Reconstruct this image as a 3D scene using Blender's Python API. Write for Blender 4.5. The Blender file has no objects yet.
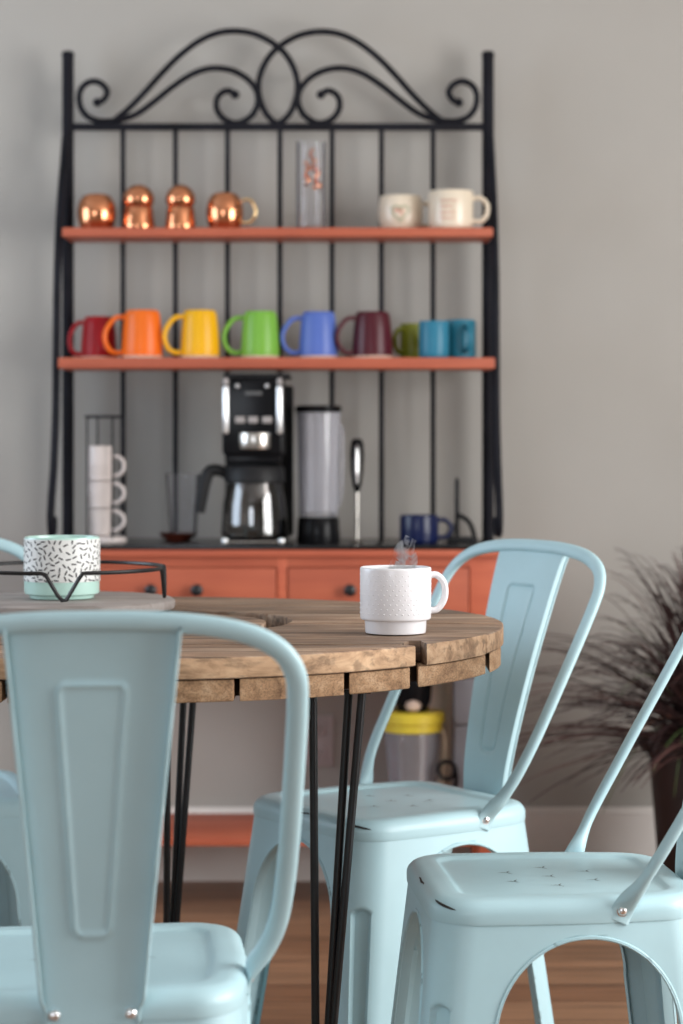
import bpy, bmesh, math, random
from mathutils import Vector, Matrix
random.seed(7)
PI = math.pi
C = bpy.context.scene.collection
F, CX, HY, H = 2300.0, 341.5, 435.0, 1.025      # focal length in px, principal column, horizon row, eye height
def X_(px, Y): return (px-CX)*Y/F
def Z_(py, Y): return H-(py-HY)*Y/F

# ------------------------------------------------------------------ materials
def nodes(m):
    m.use_nodes = True
    nt = m.node_tree
    return nt, nt.nodes.get('Principled BSDF')
def N(nt, t, **kw):
    n = nt.nodes.new(t)
    for k, v in kw.items():
        setattr(n, k, v)
    return n
def mat(name, col, rough=.5, metal=0., var=.06, scale=12., bump=0., bscale=80., stretch=(1, 1, 1), trans=0., ior=1.45, coat=0., emit=None, spec=.5):
    m = bpy.data.materials.new(name)
    nt, b = nodes(m)
    tc = N(nt, 'ShaderNodeTexCoord'); mp = N(nt, 'ShaderNodeMapping'); mp.inputs['Scale'].default_value = stretch
    nt.links.new(tc.outputs['Object'], mp.inputs[0])
    nz = N(nt, 'ShaderNodeTexNoise'); nz.inputs['Scale'].default_value = scale; nz.inputs['Detail'].default_value = 5
    nt.links.new(mp.outputs[0], nz.inputs[0])
    rp = N(nt, 'ShaderNodeValToRGB')
    c0 = [max(0, c*(1-var*1.6)) for c in col[:3]]+[1]; c1 = [min(1, c*(1+var*1.6)) for c in col[:3]]+[1]
    rp.color_ramp.elements[0].position = .3; rp.color_ramp.elements[1].position = .7
    rp.color_ramp.elements[0].color = c0; rp.color_ramp.elements[1].color = c1
    nt.links.new(nz.outputs[0], rp.inputs[0]); nt.links.new(rp.outputs[0], b.inputs['Base Color'])
    b.inputs['Roughness'].default_value = rough; b.inputs['Metallic'].default_value = metal
    b.inputs['IOR'].default_value = ior; b.inputs['Specular IOR Level'].default_value = spec
    if trans: b.inputs['Transmission Weight'].default_value = trans
    if coat: b.inputs['Coat Weight'].default_value = coat; b.inputs['Coat Roughness'].default_value = .08
    if emit: b.inputs['Emission Color'].default_value = emit[0]+(1,); b.inputs['Emission Strength'].default_value = emit[1]
    if bump:
        n2 = N(nt, 'ShaderNodeTexNoise'); n2.inputs['Scale'].default_value = bscale; n2.inputs['Detail'].default_value = 3
        nt.links.new(mp.outputs[0], n2.inputs[0])
        bp = N(nt, 'ShaderNodeBump'); bp.inputs['Strength'].default_value = bump; bp.inputs['Distance'].default_value = .002
        nt.links.new(n2.outputs[0], bp.inputs['Height']); nt.links.new(bp.outputs[0], b.inputs['Normal'])
    return m
def glass(name, col=(1, 1, 1), rough=.0, mixf=.22, haze=0.):
    # thin-walled clear glass: see-through with a Fresnel sheen
    m = bpy.data.materials.new(name); m.use_nodes = True; nt = m.node_tree
    nt.nodes.remove(nt.nodes['Principled BSDF']); out = nt.nodes['Material Output']
    tr = N(nt, 'ShaderNodeBsdfTransparent'); tr.inputs[0].default_value = col+(1,)
    gl = N(nt, 'ShaderNodeBsdfGlossy'); gl.inputs['Roughness'].default_value = max(.03, rough)
    fr = N(nt, 'ShaderNodeLayerWeight'); fr.inputs['Blend'].default_value = mixf
    mx = N(nt, 'ShaderNodeMixShader')
    nt.links.new(fr.outputs['Fresnel'], mx.inputs[0]); nt.links.new(tr.outputs[0], mx.inputs[1]); nt.links.new(gl.outputs[0], mx.inputs[2])
    if haze:   # slight milkiness of the plastic; on clear glass it stands in for highlights
        df = N(nt, 'ShaderNodeBsdfDiffuse'); df.inputs[0].default_value = (.85, .85, .9, 1)
        tl = N(nt, 'ShaderNodeBsdfTranslucent'); tl.inputs[0].default_value = (.85, .85, .9, 1)
        ad = N(nt, 'ShaderNodeMixShader'); nt.links.new(df.outputs[0], ad.inputs[1]); nt.links.new(tl.outputs[0], ad.inputs[2])
        m3 = N(nt, 'ShaderNodeMixShader'); m3.inputs[0].default_value = haze; nt.links.new(mx.outputs[0], m3.inputs[1]); nt.links.new(ad.outputs[0], m3.inputs[2]); mx = m3
    nt.links.new(mx.outputs[0], out.inputs[0])
    return m
def wood(name, dark, mid, light, along='X', grain=1., rough=.75, bump=.5, island=True, grey=None, cracks=0., speck=0.):
    m = bpy.data.materials.new(name); nt, b = nodes(m)
    tc = N(nt, 'ShaderNodeTexCoord'); geo = N(nt, 'ShaderNodeNewGeometry')
    add = N(nt, 'ShaderNodeVectorMath', operation='ADD')
    mul = N(nt, 'ShaderNodeMath', operation='MULTIPLY'); mul.inputs[1].default_value = 7.3 if island else 0.
    nt.links.new(geo.outputs['Random Per Island'], mul.inputs[0])
    nt.links.new(tc.outputs['Object'], add.inputs[0]); nt.links.new(mul.outputs[0], add.inputs[1])
    mp = N(nt, 'ShaderNodeMapping')
    s = {'X': (2.2, 26, 26), 'Y': (26, 2.2, 26)}[along]
    mp.inputs['Scale'].default_value = tuple(v*grain for v in s)
    nt.links.new(add.outputs[0], mp.inputs[0])
    nz = N(nt, 'ShaderNodeTexNoise'); nz.inputs['Scale'].default_value = 1.6; nz.inputs['Detail'].default_value = 8; nz.inputs['Roughness'].default_value = .65; nz.inputs['Distortion'].default_value = .6
    nt.links.new(mp.outputs[0], nz.inputs[0])
    rp = N(nt, 'ShaderNodeValToRGB'); e = rp.color_ramp.elements
    e[0].position = .28; e[0].color = dark+(1,); e[1].position = .72; e[1].color = light+(1,)
    k = e.new(.5); k.color = mid+(1,)
    nt.links.new(nz.outputs[0], rp.inputs[0])
    # patches of weathering and a per-board tint
    n3 = N(nt, 'ShaderNodeTexNoise'); n3.inputs['Scale'].default_value = 7; n3.inputs['Detail'].default_value = 4
    nt.links.new(add.outputs[0], n3.inputs[0])
    mr = N(nt, 'ShaderNodeMapRange'); mr.inputs[1].default_value = .35; mr.inputs[2].default_value = .7; mr.inputs[3].default_value = 0.; mr.inputs[4].default_value = .75
    nt.links.new(n3.outputs[0], mr.inputs[0])
    mx = N(nt, 'ShaderNodeMix', data_type='RGBA'); nt.links.new(mr.outputs[0], mx.inputs[0]); nt.links.new(rp.outputs[0], mx.inputs[6])
    mg = N(nt, 'ShaderNodeMix', data_type='RGBA', blend_type='MULTIPLY'); mg.inputs[0].default_value = 1.
    nt.links.new(rp.outputs[0], mg.inputs[6]); mg.inputs[7].default_value = (grey or (.75, .75, .75))+(1,)
    nt.links.new(mg.outputs[2], mx.inputs[7])
    hs = N(nt, 'ShaderNodeHueSaturation')
    mv = N(nt, 'ShaderNodeMapRange'); mv.inputs[3].default_value = .82; mv.inputs[4].default_value = 1.15
    nt.links.new(geo.outputs['Random Per Island'], mv.inputs[0]); nt.links.new(mv.outputs[0], hs.inputs['Value'])
    last = mx.outputs[2]
    def darken(sock, sc, lo, hi, amt, scale):
        nonlocal last
        m2 = N(nt, 'ShaderNodeMapping'); m2.inputs['Scale'].default_value = sc; nt.links.new(add.outputs[0], m2.inputs[0])
        z = N(nt, 'ShaderNodeTexNoise'); z.inputs['Scale'].default_value = scale; z.inputs['Detail'].default_value = 4; nt.links.new(m2.outputs[0], z.inputs[0])
        a = N(nt, 'ShaderNodeMapRange'); a.inputs[1].default_value = lo; a.inputs[2].default_value = hi; a.inputs[3].default_value = 1-amt; a.inputs[4].default_value = 1
        nt.links.new(z.outputs[0], a.inputs[0])
        x = N(nt, 'ShaderNodeMix', data_type='RGBA', blend_type='MULTIPLY'); x.inputs[0].default_value = 1
        nt.links.new(last, x.inputs[6]); nt.links.new(a.outputs[0], x.inputs[7]); last = x.outputs[2]
    if cracks:
        darken(None, tuple(v*1. for v in ((.9, 60, 60) if along == 'X' else (60, .9, 60))), .36, .46, cracks, 1.5)   # long drying cracks
        darken(None, (2, 9, 9), .34, .5, cracks*.45, 2.2)                                                             # old stains
    if speck: darken(None, (1, .4, 1), .36, .56, speck, 480)                                                        # pores of the sawn ends
    nt.links.new(last, hs.inputs['Color']); nt.links.new(hs.outputs[0], b.inputs['Base Color'])
    b.inputs['Roughness'].default_value = rough
    bp = N(nt, 'ShaderNodeBump'); bp.inputs['Strength'].default_value = bump; bp.inputs['Distance'].default_value = .0015
    nt.links.new(nz.outputs[0], bp.inputs['Height']); nt.links.new(bp.outputs[0], b.inputs['Normal'])
    return m
def chipped_paint(name, col, under=(.03, .028, .026)):
    m = mat(name, col, rough=.42, var=.035, scale=7, bump=.04, bscale=60, coat=.08)
    nt = m.node_tree; b = nt.nodes['Principled BSDF']
    src = b.inputs['Base Color'].links[0].from_socket
    geo = N(nt, 'ShaderNodeNewGeometry'); tc = N(nt, 'ShaderNodeTexCoord')
    nz = N(nt, 'ShaderNodeTexNoise'); nz.inputs['Scale'].default_value = 34; nz.inputs['Detail'].default_value = 6
    nt.links.new(tc.outputs['Object'], nz.inputs[0])
    r1 = N(nt, 'ShaderNodeMapRange'); r1.inputs[1].default_value = .56; r1.inputs[2].default_value = .62
    nt.links.new(geo.outputs['Pointiness'], r1.inputs[0])
    r2 = N(nt, 'ShaderNodeMapRange'); r2.inputs[1].default_value = .585; r2.inputs[2].default_value = .61
    nt.links.new(nz.outputs[0], r2.inputs[0])
    mu = N(nt, 'ShaderNodeMath', operation='MULTIPLY'); nt.links.new(r1.outputs[0], mu.inputs[0]); nt.links.new(r2.outputs[0], mu.inputs[1])
    mx = N(nt, 'ShaderNodeMix', data_type='RGBA'); nt.links.new(mu.outputs[0], mx.inputs[0]); nt.links.new(src, mx.inputs[6]); mx.inputs[7].default_value = under+(1,)
    nt.links.new(mx.outputs[2], b.inputs['Base Color'])
    return m

M = {}
M['wall'] = mat('wall_paint', (.392, .374, .344), rough=.9, var=.02, scale=3, bump=.25, bscale=220)
M['white_trim'] = mat('trim_paint', (.80, .76, .72), rough=.55, var=.02)
M['ceiling'] = mat('ceiling_paint', (.75, .74, .72), rough=.95, var=.02)
M['paint'] = chipped_paint('pale_blue_paint', (.42, .615, .665))
M['chip'] = mat('bare_dark_metal', (.03, .027, .025), rough=.6, var=.2)
M['chrome'] = mat('chrome', (.85, .85, .85), rough=.28, metal=1, var=.03)
M['steel'] = mat('brushed_steel', (.55, .52, .48), rough=.25, metal=1, var=.05, stretch=(1, 1, 30))
M['iron'] = mat('black_iron', (.009, .009, .013), rough=.55, var=.2, spec=.16)
M['rod'] = mat('black_rod', (.008, .008, .009), rough=.35, var=.2)
M['orange'] = wood('orange_painted_wood', (.41, .085, .04), (.49, .112, .052), (.56, .14, .065), 'X', grain=.6, rough=.5, bump=.25, island=False, grey=(.86, .8, .78))
M['black_top'] = mat('black_stone', (.008, .008, .009), rough=.22, var=.3)
M['knob'] = mat('black_knob', (.012, .012, .014), rough=.35)
M['plank'] = wood('weathered_plank', (.065, .034, .019), (.32, .195, .12), (.62, .46, .33), 'X', rough=.58, bump=.9, grey=(.50, .55, .60), cracks=.6)
M['plank_edge_lit'] = wood('lit_plank_edge', (.15, .08, .038), (.45, .285, .165), (.66, .46, .29), 'X', rough=.75, bump=.8, grey=(.66, .64, .62), cracks=.35)  # lighter tan carries the front light falling on the rim
M['plank_under'] = wood('rough_plank', (.14, .072, .034), (.36, .215, .115), (.54, .37, .23), 'Y', rough=.85, bump=.9, grey=(.62, .58, .52), speck=.38)
M['tray'] = wood('greyed_tray_wood', (.19, .16, .145), (.30, .265, .245), (.40, .365, .345), 'X', rough=.55, bump=.3, island=False)
M['copper'] = mat('polished_copper', (.70, .29, .145), rough=.16, metal=1, var=.06, scale=20)
M['brass'] = mat('brass', (.80, .58, .30), rough=.25, metal=1)
M['white_glaze'] = mat('white_glaze', (.84, .83, .85), rough=.28, var=.01, coat=.3)
M['oat_glaze'] = mat('oat_glaze', (.60, .53, .50), rough=.35, var=.02)
M['mint'] = mat('mint_glaze', (.50, .74, .66), rough=.25, var=.02, coat=.4)
M['speck_white'] = mat('white_stoneware', (.78, .79, .77), rough=.4, var=.01)
M['ink'] = mat('black_ink', (.015, .015, .017), rough=.5)
M['cream'] = mat('cream_glaze', (.74, .64, .50), rough=.3, var=.02, coat=.3)
M['pinkish'] = mat('pink_ink', (.70, .36, .27), rough=.5)
M['sage'] = mat('sage_ink', (.36, .40, .26), rough=.5)
M['bisque'] = mat('unglazed_rim', (.66, .50, .40), rough=.8)
M['blackp'] = mat('black_plastic', (.007, .007, .008), rough=.2, var=.1, spec=.13)
M['blackm'] = mat('matt_black_plastic', (.012, .012, .013), rough=.5, var=.1, spec=.3)
M['grey_btn'] = mat('grey_button', (.34, .31, .30), rough=.4)
M['clear'] = glass('clear_glass', (.975, .975, .98), 0, .16, .05)
M['smoky'] = glass('smoky_glass', (.5, .48, .47), 0, .55)
M['plasticclear'] = glass('clear_plastic', (.97, .97, .985), .10, .32, .27)
M['hazy'] = glass('hazy_plastic', (.97, .97, .985), .05, .48, .2)
M['yellow_lid'] = mat('yellow_plastic', (.72, .56, .05), rough=.4)
M['grey_metal'] = mat('grey_enamel', (.30, .29, .31), rough=.5)
M['tan'] = mat('tan_plastic', (.55, .45, .33), rough=.5)
M['redbrown'] = mat('dark_red_wood', (.10, .022, .012), rough=.3, var=.2)
M['plate'] = mat('outlet_plastic', (.46, .41, .41), rough=.4)
M['pot'] = mat('dark_brown_pot', (.022, .011, .009), rough=.45, var=.15)
M['soil'] = mat('soil', (.03, .02, .015), rough=1, bump=.8, bscale=120)
M['frame_w'] = mat('window_frame_white', (.75, .75, .74), rough=.5)
M['navy'] = mat('navy_glaze', (.005, .010, .05), rough=.3, coat=.15, spec=.3)
for k, c in dict(red=(.36, .0, .006), tangerine=(.90, .17, .012), yellow=(.90, .47, .006), green=(.20, .47, .06), blue=(.10, .17, .52), maroon=(.075, .008, .016), olive=(.22, .25, .02), teal=(.03, .20, .31), teal2=(.02, .17, .25)).items():
    M['g_'+k] = mat(k+'_glaze', tuple(v*.92 for v in c), rough=.36, var=.03, coat=.05, spec=.32)
def blade_mat():
    m = bpy.data.materials.new('purple_grass_blade'); nt, b = nodes(m)
    geo = N(nt, 'ShaderNodeNewGeometry'); rp = N(nt, 'ShaderNodeValToRGB'); e = rp.color_ramp.elements
    e[0].color = (.018, .008, .008, 1); e[1].color = (.10, .042, .036, 1); k = e.new(.6); k.color = (.036, .015, .015, 1)
    nt.links.new(geo.outputs['Random Per Island'], rp.inputs[0]); nt.links.new(rp.outputs[0], b.inputs['Base Color']); b.inputs['Roughness'].default_value = .5
    return m
M['blade'] = blade_mat()
M['leaf_green'] = mat('green_leaf', (.10, .15, .05), rough=.5)
M['leaf_rust'] = mat('rust_leaf', (.32, .10, .03), rough=.6)
def floor_mat():
    m = bpy.data.materials.new('wood_floor'); nt, b = nodes(m)
    tc = N(nt, 'ShaderNodeTexCoord'); br = N(nt, 'ShaderNodeTexBrick')
    br.inputs['Scale'].default_value = 1; br.inputs['Brick Width'].default_value = 1.3; br.inputs['Row Height'].default_value = .13
    br.inputs['Mortar Size'].default_value = .0018; br.inputs['Mortar'].default_value = (.03, .015, .008, 1)
    br.inputs['Color1'].default_value = (.20, .095, .048, 1); br.inputs['Color2'].default_value = (.31, .165, .090, 1); br.offset = .37
    nt.links.new(tc.outputs['Object'], br.inputs[0])
    mp = N(nt, 'ShaderNodeMapping'); mp.inputs['Scale'].default_value = (2, 26, 1); nt.links.new(tc.outputs['Object'], mp.inputs[0])
    nz = N(nt, 'ShaderNodeTexNoise'); nz.inputs['Scale'].default_value = 1.5; nz.inputs['Detail'].default_value = 7; nt.links.new(mp.outputs[0], nz.inputs[0])
    mr = N(nt, 'ShaderNodeMapRange'); mr.inputs[1].default_value = .3; mr.inputs[2].default_value = .7; mr.inputs[3].default_value = .65; mr.inputs[4].default_value = 1.3
    nt.links.new(nz.outputs[0], mr.inputs[0])
    mx = N(nt, 'ShaderNodeMix', data_type='RGBA', blend_type='MULTIPLY'); mx.inputs[0].default_value = 1
    nt.links.new(br.outputs[0], mx.inputs[6]); nt.links.new(mr.outputs[0], mx.inputs[7]); nt.links.new(mx.outputs[2], b.inputs['Base Color'])
    b.inputs['Roughness'].default_value = .42
    return m
M['floor'] = floor_mat()

# ------------------------------------------------------------------ mesh helpers
def box(bm, x0, x1, y0, y1, z0, z1, bev=.0, seg=2, mi=0):
    vs = [bm.verts.new((x, y, z)) for x in (x0, x1) for y in (y0, y1) for z in (z0, z1)]
    fs = [bm.faces.new([vs[i] for i in q]) for q in ((0, 1, 3, 2), (4, 6, 7, 5), (0, 4, 5, 1), (2, 3, 7, 6), (0, 2, 6, 4), (1, 5, 7, 3))]
    for f in fs: f.material_index = mi
    if bev:
        es = list({e for f in fs for e in f.edges})
        r = bmesh.ops.bevel(bm, geom=es, offset=bev, segments=seg, affect='EDGES', profile=.6)
        for f in r['faces']: f.material_index = mi
def smooth_path(pts, n=8, closed=False):
    P = [Vector(p) for p in pts]; out = []; L = len(P)
    for i in range(L if closed else L-1):
        g = (lambda k: P[k % L]) if closed else (lambda k: P[max(0, min(L-1, k))])
        p0, p1, p2, p3 = g(i-1), g(i), g(i+1), g(i+2)
        for k in range(n):
            t = k/n
            out.append(.5*((2*p1)+(p2-p0)*t+(2*p0-5*p1+4*p2-p3)*t*t+(3*p1-p0-3*p2+p3)*t**3))
    if not closed: out.append(P[-1])
    return out
def tube(bm, pts, r, seg=10, closed=False, mi=0, cap=True, flat=None):
    """tube along pts; r a number or a list; flat=[(normal, [scale per point]), ...] squashes it along those directions"""
    P = [Vector(p) for p in pts]; n = len(P); rings = []; up = None
    for i, p in enumerate(P):
        a = P[(i-1) % n] if closed or i > 0 else p; b = P[(i+1) % n] if closed or i < n-1 else p
        t = (b-a).normalized()
        if up is None:
            up = Vector((0, 0, 1)) if abs(t.z) < .9 else Vector((1, 0, 0))
        u = (up-t*up.dot(t)).normalized(); up = u; v = t.cross(u)
        rr = r[i] if isinstance(r, (list, tuple)) else r
        ring = []
        for k in range(seg):
            a_ = 2*PI*k/seg; d = (u*math.cos(a_)+v*math.sin(a_))*rr
            if flat:
                for nn, sc_l in flat: d = d-nn*d.dot(nn)*(1-sc_l[i])
            ring.append(bm.verts.new(p+d))
        rings.append(ring)
    for i in range(n if closed else n-1):
        A, B = rings[i], rings[(i+1) % n]
        for k in range(seg):
            f = bm.faces.new((A[k], A[(k+1) % seg], B[(k+1) % seg], B[k])); f.material_index = mi
    if cap and not closed:
        for ring, rev in ((rings[0], True), (rings[-1], False)):
            f = bm.faces.new(ring[::-1] if rev else ring); f.material_index = mi
def lathe(bm, prof, c=(0, 0, 0), seg=48, mi=0, a0=0., a1=2*PI):
    full = abs(a1-a0-2*PI) < 1e-6; n = seg if full else seg+1
    rings = []
    for r, z in prof:
        if r < 1e-6: rings.append([bm.verts.new((c[0], c[1], c[2]+z))])
        else: rings.append([bm.verts.new((c[0]+r*math.cos(a0+(a1-a0)*k/seg), c[1]+r*math.sin(a0+(a1-a0)*k/seg), c[2]+z)) for k in range(n)])
    for A, B in zip(rings, rings[1:]):
        for k in range(seg):
            k2 = (k+1) % n
            if len(A) == 1 and len(B) == 1: continue
            if len(A) == 1: f = bm.faces.new((A[0], B[k], B[k2]))
            elif len(B) == 1: f = bm.faces.new((A[k], B[0], A[k2]))
            else: f = bm.faces.new((A[k], B[k], B[k2], A[k2]))
            f.material_index = mi
def quadgrid(bm, rows, mi=0, closed=False):
    V = [[bm.verts.new(p) for p in r] for r in rows]
    for A, B in zip(V, V[1:]):
        m = len(A)
        for k in range(m if closed else m-1):
            try: f = bm.faces.new((A[k], A[(k+1) % m], B[(k+1) % m], B[k])); f.material_index = mi
            except ValueError: pass
    return V
def xf(bm, mtx): bmesh.ops.transform(bm, matrix=mtx, verts=bm.verts)
def obj(name, bm, m, parent=None, sharp=40, loc=None, solid=0, recalc=True, rim=True):
    if recalc: bmesh.ops.recalc_face_normals(bm, faces=bm.faces)
    me = bpy.data.meshes.new(name); bm.to_mesh(me); bm.free()
    for k in (m if isinstance(m, (list, tuple)) else [m]): me.materials.append(k)
    for p in me.polygons: p.use_smooth = True
    me.set_sharp_from_angle(angle=math.radians(sharp))
    o = bpy.data.objects.new(name, me); C.objects.link(o)
    if parent: o.parent = parent
    if loc: o.location = loc
    if solid:
        s = o.modifiers.new('thickness', 'SOLIDIFY'); s.thickness = solid; s.offset = 0; s.use_rim = rim
    return o
def B(): return bmesh.new()
def tag(o, label, cat, group=None, kind=None):
    o['label'] = label; o['category'] = cat
    if group: o['group'] = group
    if kind: o['kind'] = kind
    return o
def thing(name, label, cat, loc=(0, 0, 0), rz=0, group=None):
    o = bpy.data.objects.new(name, None); o.empty_display_size = .05; C.objects.link(o)
    o.location = loc; o.rotation_euler = (0, 0, rz)
    return tag(o, label, cat, group)
def dup(root, loc, rz, label):
    r = root.copy(); C.objects.link(r); r.location = loc; r.rotation_euler = (0, 0, rz); r['label'] = label
    for ch in list(root.children):
        c = ch.copy(); C.objects.link(c); c.parent = r
        for g in list(ch.children):
            d = g.copy(); C.objects.link(d); d.parent = c
    return r
def struct(name, bm, m, sharp=40):
    o = obj(name, bm, m, sharp=sharp); o['kind'] = 'structure'; return o
def ss(a, b, x):
    t = max(0, min(1, (x-a)/(b-a))); return t*t*(3-2*t)

# ------------------------------------------------------------------ the room
WY, XL, XR, YB, ZC = 5.30, -2.4, 2.5, -1.6, 2.6
b = B(); box(b, XL-.15, XR+.15, YB-.15, WY+.15, -.1, 0); struct('floor', b, M['floor'])
b = B(); box(b, XL-.15, XR+.15, YB-.15, WY+.15, ZC, ZC+.1); struct('ceiling', b, M['ceiling'])
b = B(); box(b, XL-.15, XR+.15, WY, WY+.12, 0, ZC); struct('wall_back', b, M['wall'])
FW = (-2.1, -.5, .85, 2.2)
b = B(); box(b, XL-.15, FW[0], YB-.12, YB, 0, ZC); box(b, FW[1], XR+.15, YB-.12, YB, 0, ZC); box(b, FW[0], FW[1], YB-.12, YB, 0, FW[2]); box(b, FW[0], FW[1], YB-.12, YB, FW[3], ZC)
struct('wall_front', b, M['wall'])
def wall_with_window(name, x0, x1, wy0, wy1, wz0, wz1):
    b = B()
    box(b, x0, x1, YB, wy0, 0, ZC); box(b, x0, x1, wy1, WY, 0, ZC)
    box(b, x0, x1, wy0, wy1, 0, wz0); box(b, x0, x1, wy0, wy1, wz1, ZC)
    struct(name, b, M['wall'])
RW = (1.3, 3.7, .45, 2.25); LW = (3.2, 4.7, .8, 2.2)
wall_with_window('wall_right', XR, XR+.12, *RW)
wall_with_window('wall_left', XL-.12, XL, *LW)
def window(name, xa, xb, w):
    b = B(); t = .05
    box(b, xa, xb, w[0], w[1], w[2], w[2]+t); box(b, xa, xb, w[0], w[1], w[3]-t, w[3])
    box(b, xa, xb, w[0], w[0]+t, w[2]+t, w[3]-t); box(b, xa, xb, w[1]-t, w[1], w[2]+t, w[3]-t)
    mid = (w[0]+w[1])/2
    box(b, xa, xb, mid-.035, mid+.035, w[2]+t, w[3]-t)
    struct(name, b, M['frame_w'])
window('window_1', XR+.03, XR+.09, RW); window('window_2', XL-.09, XL-.03, LW)
b = B(); t = .05; ya, yb = YB-.09, YB-.03
box(b, FW[0], FW[1], ya, yb, FW[2], FW[2]+t); box(b, FW[0], FW[1], ya, yb, FW[3]-t, FW[3])
for xa in (FW[0], (FW[0]+FW[1])/2-.025, FW[1]-t): box(b, xa, xa+t, ya, yb, FW[2]+t, FW[3]-t)
struct('fill_window', b, M['frame_w'])  # unseen window, added to hold the cool fill behind the camera
b = B(); box(b, XL, XR, WY-.016, WY, .0, .155); box(b, XL, XR, WY-.011, WY, .155, .168, .003); struct('baseboard_back', b, M['white_trim'])

# wall outlet
t = thing('wall_outlet', 'pale double power outlet on the wall under the orange cabinet', 'outlet', (X_(318, 5.29), WY-.0005, Z_(741, 5.29)))
b = B(); box(b, -.036, .036, -.006, 0, -.058, .058, .003); obj('cover_plate', b, M['plate'], t)
for s in (-1, 1):
    b = B(); box(b, -.017, .017, -.009, -.0062, s*.027-.016, s*.027+.016, .004)
    for dx in (-.006, .006): box(b, dx-.0012, dx+.0012, -.0095, -.0088, s*.027-.002, s*.027+.007, mi=1)
    box(b, -.002, .002, -.0095, -.0088, s*.027-.010, s*.027-.006, mi=1)
    obj('socket', b, [M['plate'], M['chip']], t)

# ------------------------------------------------------------------ metal chair (front = -y, seat centre over the origin)
ST = .445
def rsq(h, r, z, n=8, m=6):
    pts = []
    for q in range(4):
        a0 = q*PI/2
        cx = (h-r)*(1 if q in (0, 3) else -1); cy = (h-r)*(1 if q in (0, 1) else -1)
        for k in range(n+1):
            a = a0+PI/2*k/n; pts.append((cx+r*math.cos(a), cy+r*math.sin(a), z))
        nx = pts[-1]; a = a0+PI/2
        q2 = (q+1) % 4; cx2 = (h-r)*(1 if q2 in (0, 3) else -1); cy2 = (h-r)*(1 if q2 in (0, 1) else -1)
        e = (cx2+r*math.cos(a), cy2+r*math.sin(a), z)
        for k in range(1, m): pts.append(tuple(nx[i]+(e[i]-nx[i])*k/m for i in range(3)))
    return pts
def seatwarp(b):
    # the seat tapers a little to the rear and sits slightly forward of the frame's middle
    for v in b.verts:
        v.co.x *= 1.015-.115*ss(0, .19, v.co.y); v.co.y = v.co.y*1.03-.008
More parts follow.
